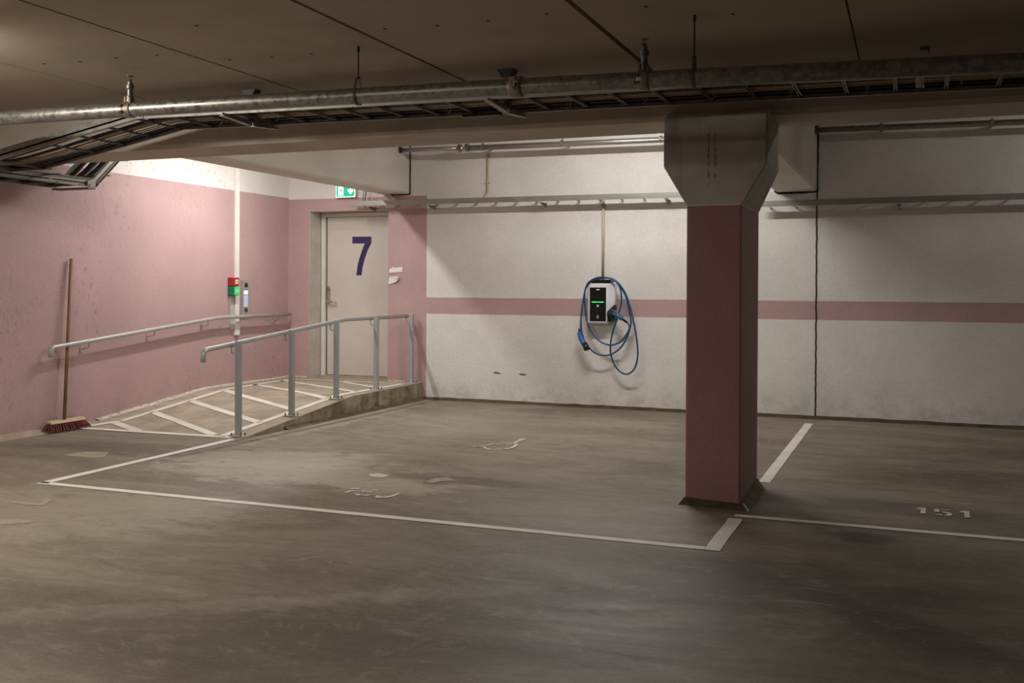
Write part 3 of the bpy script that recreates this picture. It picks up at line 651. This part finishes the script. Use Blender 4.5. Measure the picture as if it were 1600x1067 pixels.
# branch ladder running back under the beam and rising behind it
br = thing('cable_ladder', 'short branch ladder bending up behind the beam at the left', 'cable ladder')
for x, flip in ((-7.283, True), (-7.70, False)):
    b = sweep(bmesh.new(), [(x, 6.05, 2.412), (x, 7.60, 2.415), (x, 8.22, 2.77 + .22)], railprof(not flip), (1, 0, 0)); obj('side_rail', b, 'steel', br)
    b = bmesh.new()
    for yy, zz in ((7.53, 2.412), (7.64, 2.432)): lathe(b, [(.011, -.014), (.011, .014)], (x, yy, zz - .012), 6, 'X')
    box(b, x - .011, x + .011, 7.50, 7.60, 2.385, 2.44); obj('joint_plate', b, 'steel', br)
for y, z in ((6.3, 2.395), (6.85, 2.395), (7.15, 2.395), (7.42, 2.395), (7.80, 2.52), (8.05, 2.70)):
    obj('rung', sweep(bmesh.new(), [(-7.70, y, z), (-7.283, y, z)], rect(.024, .012), (0, 1, 0)), 'dsteel2', br)
obj('end_plate', bx(-7.72, -7.27, 7.50, 7.60, 2.366, 2.378), 'dsteel', br)
for x in (-7.0, -7.06): pass
obj('link_hanger', box(bx(-7.30, -7.29, 7.05, 7.10, 2.40, 2.47), -7.30, -7.10, 6.99, 7.02, 2.44, 2.452), 'steel', br)

# cables lying in the ladder
GC = 'cables lying in the ceiling cable ladder'
lay = [(6.135, 'cb', .013, 0), (6.16, 'cb', .012, .0), (6.15, 'cb', .012, .024), (6.182, 'cb', .010, 0), (6.215, 'cb', .011, 0), (6.335, 'cb', .012, .0), (6.36, 'cb', .012, 0), (6.40, 'ct', .006, 0), (6.415, 'ct', .006, 0), (6.434, 'cg', .006, 0), (6.485, 'ct', .005, 0), (6.605, 'cb', .010, 0), (6.628, 'cb', .009, 0)]
names = {'cb': 'black', 'ct': 'tan', 'cg': 'grey'}
for i, (y, m, r, dz) in enumerate(lay):
    pts = []; x = XR - .1; ph = random.random() * 6; flat_ = False
    while x > XL + .08:
        sag = -.03 * math.exp(-((x + 6.75) / .22) ** 2) if flat_ else 0
        bend = .055 * math.exp(-((x + 6.6) / .35) ** 2) * (1 if i in (4, 5, 7, 8) else 0)
        pts.append((x, y + .003 * math.sin(x * 2.3 + ph) + bend * .6, lz(x) + .0005 + r + dz + .002 * (1 + math.sin(x * 3.1 + ph)) * .5 + sag * 0)); x -= .18
    o = obj('cable', tb(pts, r, 8), m, None, True)
    tag(o, {'cb': 'black cable running along the ceiling cable ladder', 'ct': 'thin tan cable running along the ceiling cable ladder', 'cg': 'thin grey cable running along the ceiling cable ladder'}[m], 'cable', {'cb': 'black cables in the ceiling ladder', 'ct': 'tan cables in the ceiling ladder', 'cg': 'grey cables in the ceiling ladder'}[m])
for i, (x, r, m) in enumerate(((-7.655, .022, 'cb'), (-7.61, .022, 'cb'), (-7.53, .018, 'cb'), (-7.49, .018, 'cb'), (-7.325, .006, 'ct'), (-7.345, .006, 'ct'))):
    p = smoothpath([(x, 6.72 + .05 * i, 2.445), (x + .01, 7.3, 2.44), (x, 7.62, 2.455 - .02 * (i % 2)), (x, 7.86, 2.585), (x, 8.2, 2.86 + .22 * .3)], 6)
    tag(obj('cable', tb(p, r, 8), m, None, True), 'cable bending up with the short branch ladder at the left', 'cable', 'cables in the branch ladder')
for i in range(14):
    x = -5.9 + .47 * i + random.uniform(-.05, .05); y = random.choice((6.28, 6.47, 6.55)); z = lz(x)
    b = tb([(x, y - .02, z - .02), (x + .012, y - .02, z + .03), (x + .016, y + .02, z + .03), (x + .01, y + .02, z - .02), (x - .012, y + .015, z - .035)], .0028, 5)
    tag(obj('cable_tie', b, 'tie'), 'pale cable tie on a rung of the ceiling cable ladder', 'cable tie', 'cable ties on the ceiling ladder')
tag(obj('drill_hole', lathe(bmesh.new(), [(.012, 0), (.012, .003)], (-7.12, BY0 - .002, 2.735), 10, 'Y'), 'gap'), 'small dark drill hole in the beam face at the far left', 'hole')
# clip on the beam face at far left
b = bx(-7.02, -6.80, BY0 - .018, BY0 - .001, 2.80, 2.812); lathe(b, [(.012, -.02), (.012, 0)], (-6.92, BY0 - .01, 2.806), 12, 'Y')
tag(obj('lamp_clip', b, 'beige'), 'small pale clip fixed to the beam face behind the pipe', 'bracket')

# ------------------------------------------------------------------ back wall services
up = thing('wall_pipe', 'galvanised pipe high on the back wall left of the column', 'pipe')
UY = 11.54
obj('pipe', tb([(-6.079, UY, 3.192), (-5.19, UY, 3.176)], .027, 18), 'pipel', up, True)
obj('pipe', tb([(-5.16, UY, 3.175), (-1.44, UY, 3.155)], .034, 18), 'pipel', up, True)
obj('end_flange', lathe(bmesh.new(), [(.045, 0), (.045, .02)], (-6.079, UY, 3.196), 18, 'X'), 'dsteel', up)
for x in (-5.24, -5.14): obj('coupling', lathe(bmesh.new(), [(.038, -.022), (.048, -.018), (.048, .018), (.038, .022)], (x, UY, 3.181), 14, 'X'), 'rust', up)
for x in (-4.93, -3.9, -2.7):
    b = lathe(bmesh.new(), [(.040, -.012), (.040, .012)], (x, UY, 3.176 - .006 * (x + 4.9) / 3), 16, 'X'); box(b, x - .012, x + .012, UY, YW, 3.168, 3.182); box(b, x - .006, x + .006, UY - .01, UY + .01, 3.20, 3.26)
    obj('pipe_clamp', b, 'steel', up)
ur = thing('wall_pipe', 'dark galvanised pipe high on the back wall right of the column', 'pipe')
obj('pipe', tb([(-.989, UY, 3.185), (XR, UY, 3.06)], .031, 18), 'steel', ur, True)
obj('end_flange', lathe(bmesh.new(), [(.048, 0), (.048, .03)], (-.989, UY, 3.185), 18, 'X'), 'dsteel', ur)
for x in (-.31, .76, 2.2, 4.0):
    z = 3.185 - (x + .99) * .0104; b = lathe(bmesh.new(), [(.040, -.018), (.040, .018)], (x, UY, z), 16, 'X'); box(b, x - .014, x + .014, UY, YW, z - .01, z + .01); box(b, x - .012, x + .012, UY - .012, UY + .012, z + .03, z + .05)
    lathe(b, [(.009, -.03), (.009, 0)], (x, UY - .03, z - .03), 6, 'Y'); obj('pipe_clamp', b, 'steel', ur)

def wall_tray(x0, x1, z0, z1, label, brk):
    t = thing('cable_tray', label, 'cable tray'); y0, y1 = 11.62, 11.80
    P = [(-.006, -.032), (.012, -.032), (.012, -.028), (-.002, -.028), (-.002, -.010), (-.009, -.012), (-.009, .010), (-.002, .008), (-.002, .029), (.012, .029), (.012, .033), (-.006, .033)]
    # rails run from high x to low x so that the profile's open side faces the wall
    obj('outer_rail', sweep(bmesh.new(), [(x1, y0, z1), (x0, y0, z0)], P, (0, 1, 0)), 'trays', t)
    obj('inner_rail', sweep(bmesh.new(), [(x1, y1, z1 + .025), (x0, y1, z0 + .025)], rect(.012, .025), (0, 1, 0)), 'trays', t)
    x = x0 + .12
    while x < min(x1, 3.0):
        z = z0 + (z1 - z0) * (x - x0) / (x1 - x0) - .02
        obj('rung', sweep(bmesh.new(), [(x, y0, z), (x, y1, z)], rect(.022, .012), (1, 0, 0)), 'trays', t); x += .27
    for x in brk:
        z = z0 + (z1 - z0) * (x - x0) / (x1 - x0) - .042
        b = prism(bmesh.new(), [(y0 + .01, z), (YW, z), (YW, z - .05), (y0 + .01, z - .02)], x - .003, x + .003, 'X'); box(b, x - .02, x + .02, y0 - .005, YW, z - .006, z); obj('wall_bracket', b, 'steel', t)
    return t
wall_tray(-6.852, -2.0, 2.535, 2.527, 'cable tray along the back wall between the door and the column', (-6.58, -5.71, -4.2, -2.66))
wall_tray(-1.62, XR, 2.399, 2.470, 'cable tray along the back wall right of the column', (-.13, 1.5, 3.2))
for i, (dx, r, m) in enumerate(((0, .008, 'cg'), (.03, .008, 'dsteel'), (.055, .004, 'trunk'), (.12, .004, 'trunk'))):
    p = smoothpath([(-6.70 + dx, 11.74, 3.1), (-6.70 + dx, 11.74, 2.82), (-6.71 + dx * 1.1, 11.73, 2.68), (-6.73 + dx * 1.2, 11.72, 2.545)], 5)
    tag(obj('cable', tb(p, r, 8), m, None, True), 'thin cable dropping into the end of the tray beside the exit sign', 'cable', 'drop cables beside the exit sign')
for i in range(4):
    p = smoothpath([(-6.52 + .022 * i, 11.74, 2.95), (-6.50 + .022 * i, 11.74, 2.76), (-6.44 + .03 * i, 11.73, 2.68), (-6.34 + .03 * i, 11.73, 2.59), (-6.20, 11.73, 2.55)], 6)
    tag(obj('cable', tb(p, .009, 8), 'beige' if i % 2 else 'trunk', None, True), 'cream cable curving from under the cross beam into the tray', 'cable', 'cream cables under the cross beam')

c1 = thing('conduit', 'beige conduit between the high wall pipe and the tray', 'conduit')
obj('tube', tb(arc_path([(-4.972, YW - .016, 3.14), (-4.972, YW - .016, 2.66), (-5.01, YW - .02, 2.60), (-5.01, YW - .03, 2.53)], .02), .0145, 12), 'beige', c1, True)
obj('conduit_clip', bx(-4.995, -4.948, YW - .034, YW - .001, 2.760, 2.775), 'trunkg', c1)
c2 = thing('conduit', 'beige conduit dropping from the tray to the charger', 'conduit')
obj('tube', tb([(-3.46, YW - .018, 2.53), (-3.46, YW - .018, 1.56)], .0165, 12), 'beige', c2, True)
obj('conduit_clip', bx(-3.485, -3.435, YW - .038, YW - .001, 2.44, 2.456), 'steel', c2)
for (x, z), l in (((-4.84, .376), 'left dark chip in the white wall low between ramp and charger'), ((-4.49, .369), 'right dark chip in the white wall low between ramp and charger')):
    b = prism(bmesh.new(), [(x - .055, z + .004), (x - .02, z + .012), (x + .03, z + .006), (x + .052, z - .003), (x + .01, z - .010), (x - .03, z - .006)], YW - .004, YW, 'Y')
    tag(obj('wall_chip', b, plain('chipped_brown', (.14, .09, .045), .9)), l, 'chip')

# ------------------------------------------------------------------ charger
ch = thing('car_charger', 'white and black electric car charger on the back wall', 'charger')
Bk = [(-3.625, 1.018), (-3.625, 1.508), (-3.285, 1.508), (-3.285, 1.25), (-3.362, 1.155), (-3.372, 1.018)]
Fr = [(-3.590, 1.036), (-3.590, 1.500), (-3.372, 1.500), (-3.365, 1.30), (-3.366, 1.16), (-3.366, 1.036)]
bm = bmesh.new(); ym, yf = 11.715, 11.655
V = [[bm.verts.new((x, y, z)) for x, z in r] for r, y in ((Bk, YW - .002), (Bk, ym), (Fr, yf))]
for a, b in zip(V, V[1:]):
    for j in range(6): bm.faces.new((a[j], a[(j + 1) % 6], b[(j + 1) % 6], b[j]))
bm.faces.new(V[0]); bm.faces.new(V[-1])
obj('shell', bm, 'shell', ch, bevel=.012)
obj('front_panel', bx(-3.578, -3.376, yf - .003, yf + .001, 1.052, 1.456), 'panel', ch, bevel=.004)
obj('status_light', box(bx(-3.550, -3.483, yf - .006, yf - .0032, 1.278, 1.286), -3.472, -3.405, yf - .006, yf - .0032, 1.278, 1.286), 'green', ch)
obj('badge', bx(-3.497, -3.457, yf - .005, yf - .0032, 1.425, 1.434), 'icon', ch)
b = lathe(bmesh.new(), [(.017, 0), (.017, .002)], (-3.477, yf - .006, 1.236), 20, 'Y'); obj('reader_icon', b, plain('dim_green_icon', (.10, .22, .16), .5), ch)
b = tube(bmesh.new(), [(-3.477 + .009 * math.cos(a), yf - .0075, 1.236 + .009 * math.sin(a)) for a in [2 * PI * k / 12 for k in range(12)]], .0022, 5, True); obj('reader_icon', b, 'icon', ch)
b = bmesh.new()
for sgn in (1, -1):
    tube(b, [(-3.490, yf - .005, 1.104 + sgn * .004), (-3.477, yf - .005, 1.104 + sgn * .016), (-3.464, yf - .005, 1.104 + sgn * .004)], .0018, 5)
obj('lock_icon', b, 'icon', ch)
obj('socket_housing', loft(bmesh.new(), [(-3.372, ym, 1.05), (-3.37, ym, 1.16), (-3.29, ym, 1.245), (-3.285, ym, 1.08), (-3.33, ym, 1.05)], [(-3.372, YW - .003, 1.05), (-3.37, YW - .003, 1.16), (-3.29, YW - .003, 1.245), (-3.285, YW - .003, 1.08), (-3.33, YW - .003, 1.05)]), 'black', ch, bevel=.006)
b = tb([(-3.58, 11.70, 1.535), (-3.33, 11.70, 1.535)], .016, 10); box(b, -3.58, -3.33, 11.70, YW - .001, 1.512, 1.545); obj('cable_hook', b, 'black', ch)
# charging cable with two plugs
cc = thing('charging_cable', 'blue charging cable looped over the wall charger', 'cable')
n = len(cable); P = []
for i, (x, z) in enumerate(cable):
    top = z > 1.40
    y = 11.70 - .035 * math.sin(i * .55) - (.0 if top else .01) - (.012 * (i / n))
    if top: y = 11.672 - .010 * ((i // 14) % 4)
    P.append((x, y, z))
obj('cord', tb(smoothpath(P, 5), .0102, 8), 'navy', cc, True)
q = [(-3.702, 11.66, .962), (-3.706, 11.66, .915), (-3.684, 11.65, .845), (-3.640, 11.64, .780)]
s = obj('plug', tb(q[:2] + [(-3.703, 11.66, .90)], .017, 12), 'black', cc, True)
obj('plug_body', sweep(bmesh.new(), smoothpath(q[1:], 5), [(a * 1.0, b * 1.25) for a, b in circ(.024, 14)], None), 'plugblue', s, True)
obj('plug_grip', tb(smoothpath([(-3.714, 11.665, .90), (-3.700, 11.668, .83), (-3.660, 11.67, .765)], 4), .017, 10), 'black', s, True)
obj('plug_nose', sweep(bmesh.new(), [(-3.640, 11.64, .785), (-3.612, 11.63, .745), (-3.600, 11.615, .715)], circ(.036, 18), None), 'black', s, True)
q = [(-3.31, 11.67, 1.150), (-3.27, 11.64, 1.150), (-3.22, 11.61, 1.125), (-3.165, 11.62, 1.085)]
s = obj('plug', tb(smoothpath([(-3.17, 11.62, 1.088), (-3.145, 11.64, 1.066), (-3.122, 11.66, 1.046)], 4), .013, 10), 'black', cc, True)
obj('plug_body', tb(smoothpath(q, 5), .026, 14), 'plugblue', s, True)
obj('plug_nose', tb([(-3.345, 11.69, 1.14), (-3.30, 11.665, 1.148), (-3.285, 11.65, 1.15)], .040, 18), 'black', s, True)
obj('plug_grip', tb(smoothpath([(-3.30, 11.63, 1.18), (-3.25, 11.61, 1.172), (-3.20, 11.60, 1.135), (-3.165, 11.615, 1.10)], 4), .014, 10), 'dsteel', s, True)

# ------------------------------------------------------------------ left wall items
tr = thing('cable_trunking', 'tall white plastic trunking on the left wall by the entry phone', 'trunking')
obj('trunking_cover', bx(XL + .001, XL + .030, 10.615, 10.695, .83, 3.70), 'trunk', tr, bevel=.004)
obj('switch_strip', bx(XL + .001, XL + .022, 10.525, 10.600, .905, 1.33), 'trunkg', tr, bevel=.003)
obj('end_stub', bx(XL + .002, XL + .036, 10.612, 10.698, .83, .99), 'trunk', tr, bevel=.004)
rb = thing('fire_alarm_box', 'red manual fire alarm box above the green one', 'alarm box')
X0 = XL + .012
obj('back_box', bx(X0 - .011, X0 + .085, 10.49, 10.605, 1.448, 1.556), 'red', rb, bevel=.008)
f = obj('front_plate', bx(X0 + .0855, X0 + .092, 10.515, 10.58, 1.475, 1.53), 'cream', rb, bevel=.003)
obj('press_mark', bx(X0 + .0925, X0 + .094, 10.53, 10.565, 1.498, 1.506), 'black', f)
gb = thing('door_release_box', 'green emergency door release box below the red one', 'alarm box')
obj('back_box', bx(X0 - .011, X0 + .085, 10.49, 10.605, 1.333, 1.442), 'grn', gb, bevel=.008)
obj('lit_frame', bx(X0 + .0855, X0 + .091, 10.498, 10.602, 1.340, 1.436), 'grnglow', gb, bevel=.004)
obj('press_panel', bx(X0 + .0915, X0 + .095, 10.525, 10.575, 1.370, 1.408), 'cream', gb, bevel=.003)
ic = thing('entry_phone', 'aluminium entry phone panel beside the trunking on the left wall', 'intercom')
fx = XL + .030
obj('panel', bx(XL + .001, fx, 10.752, 10.912, 1.070, 1.530), 'alu', ic, bevel=.003)
obj('camera_lens', lathe(bmesh.new(), [(.030, 0), (.030, .006), (.024, .009)], (fx, 10.832, 1.462), 20, 'X'), 'black', ic, True)
obj('screen', bx(fx, fx + .003, 10.785, 10.865, 1.345, 1.392), 'screen', ic)
for r in range(6):
    for c in range(2 if r == 0 else 3):
        w = .036 if r == 0 else .022; y = 10.787 + c * (.042 if r == 0 else .028)
        z = 1.322 - r * .0245
        obj('key', bx(fx, fx + .004, y, y + w, z - .009, z + .008), 'keys', ic)
obj('card_reader', bx(fx, fx + .004, 10.80, 10.865, 1.118, 1.168), 'dsteel', ic, bevel=.002)

# ------------------------------------------------------------------ broom
bo = thing('broom', 'wooden handled broom with dark red bristles leaning on the pink wall', 'broom')
hx = -7.83
obj('handle', tb([(hx, 7.775, .10), (-7.895, 7.925, 1.715)], .0165, 14), 'handle', bo, True)
obj('head_block', loft(bmesh.new(), [(hx - .035, 7.58, .092), (hx + .04, 7.58, .086), (hx + .04, 8.02, .086), (hx - .035, 8.02, .092)], [(hx - .03, 7.575, .118), (hx + .025, 7.575, .112), (hx + .025, 8.025, .112), (hx - .03, 8.025, .118)]), 'headwood', bo, bevel=.006)
bm = bmesh.new()
nr, nc = 4, 17
for r in range(nr):
    for c in range(nc):
        x = hx - .026 + .056 * r / (nr - 1); y = 7.59 + .42 * c / (nc - 1)
        dx = (r / (nr - 1) - .45) * .075; dy = (c / (nc - 1) - .5) * .085
        a = [(x + .007 * math.cos(k), y + .007 * math.sin(k), .088) for k in (0, 1.26, 2.51, 3.77, 5.03)]
        z = .014 + random.uniform(0, .010); dy += random.uniform(-.006, .006)
        b = [(x + dx + .011 * math.cos(k), y + dy + .0105 * math.sin(k), z) for k in (0, 1.26, 2.51, 3.77, 5.03)]
        loft(bm, a, b)
tag(obj('bristles', bm, 'bristle', bo), 'dark red bristles', kind='stuff')

# ------------------------------------------------------------------ light
def area(name, loc, sx, sy, power, rot=(0, 0, 0), col=(1.0, .92, .80), spread=PI):
    l = bpy.data.lights.new(name, 'AREA'); l.shape = 'RECTANGLE'; l.size = sx; l.size_y = sy; l.energy = power; l.color = col; l.spread = spread
    o = bpy.data.objects.new(name, l); o.location = loc; o.rotation_euler = rot; COL.objects.link(o); return o
def lamp(name, loc, length, axis, power, col=(1.0, .94, .85), side=.8, down=1.0):
    """a bare fluorescent tube: one face down, one to each side"""
    for k, t in enumerate((0, 78, -78)):
        t = math.radians(t); w_ = .07
        if axis == 'X': area(name, loc, length, w_, power * (down if k == 0 else side), (t, 0, 0), col)
        else: area(name, loc, w_, length, power * (down if k == 0 else side), (0, t, 0), col)
lamp('lamp_door_bay', (-6.78, 9.7, 3.04), 1.9, 'Y', 46, (1, .98, .955), .23)
lamp('lamp_charger_bay', (-2.9, 9.7, 3.56), 1.5, 'X', 52, (1, .965, .925), .40)
lamp('lamp_right_bay', (3.0, 9.7, 3.5), 1.5, 'X', 15, (1, .95, .90), .9, .6)
lamp('lamp_front_left', (-5.8, 4.1, 2.86), 1.2, 'X', 30, side=.9)
lamp('fill_near_left', (-4.5, 1.8, 2.88), 1.2, 'X', 55, side=.08)  # unseen fill, added to brighten the near left floor
lamp('lamp_front_right', (3.2, 1.0, 2.82), 1.4, 'X', 2)
w = bpy.data.worlds.new('dim'); scene.world = w; w.use_nodes = True
w.node_tree.nodes['Background'].inputs[0].default_value = (1, .85, .68, 1); w.node_tree.nodes['Background'].inputs[1].default_value = .012

# ------------------------------------------------------------------ camera
cam = bpy.data.cameras.new('camera'); co = bpy.data.objects.new('camera', cam); COL.objects.link(co)
f_, p_, r_, y_ = 1588.19, .0057428, .0054064, .374267
cam.sensor_width = 36; cam.sensor_fit = 'HORIZONTAL'; cam.lens = f_ / 1600 * 36; cam.shift_y = -75.242 / 1600; cam.clip_start = .05
cy_, sy_, cp_, sp_ = math.cos(y_), math.sin(y_), math.cos(p_), math.sin(p_)
fw = Vector((-sy_ * cp_, cy_ * cp_, -sp_)); rt = Vector((cy_, sy_, 0)); upv = rt.cross(fw)
rt2 = rt * math.cos(r_) + upv * math.sin(r_); up2 = upv * math.cos(r_) - rt * math.sin(r_)
m = Matrix((rt2, up2, -fw)).transposed().to_4x4(); m.translation = Vector((0, 0, 1.45)); co.matrix_world = m
scene.camera = co
scene.view_settings.view_transform = 'Standard'
scene.view_settings.look = 'None'
scene.view_settings.exposure = .08
scene.cycles.use_denoising = True
scene.cycles.max_bounces = 10
scene.cycles.diffuse_bounces = 6
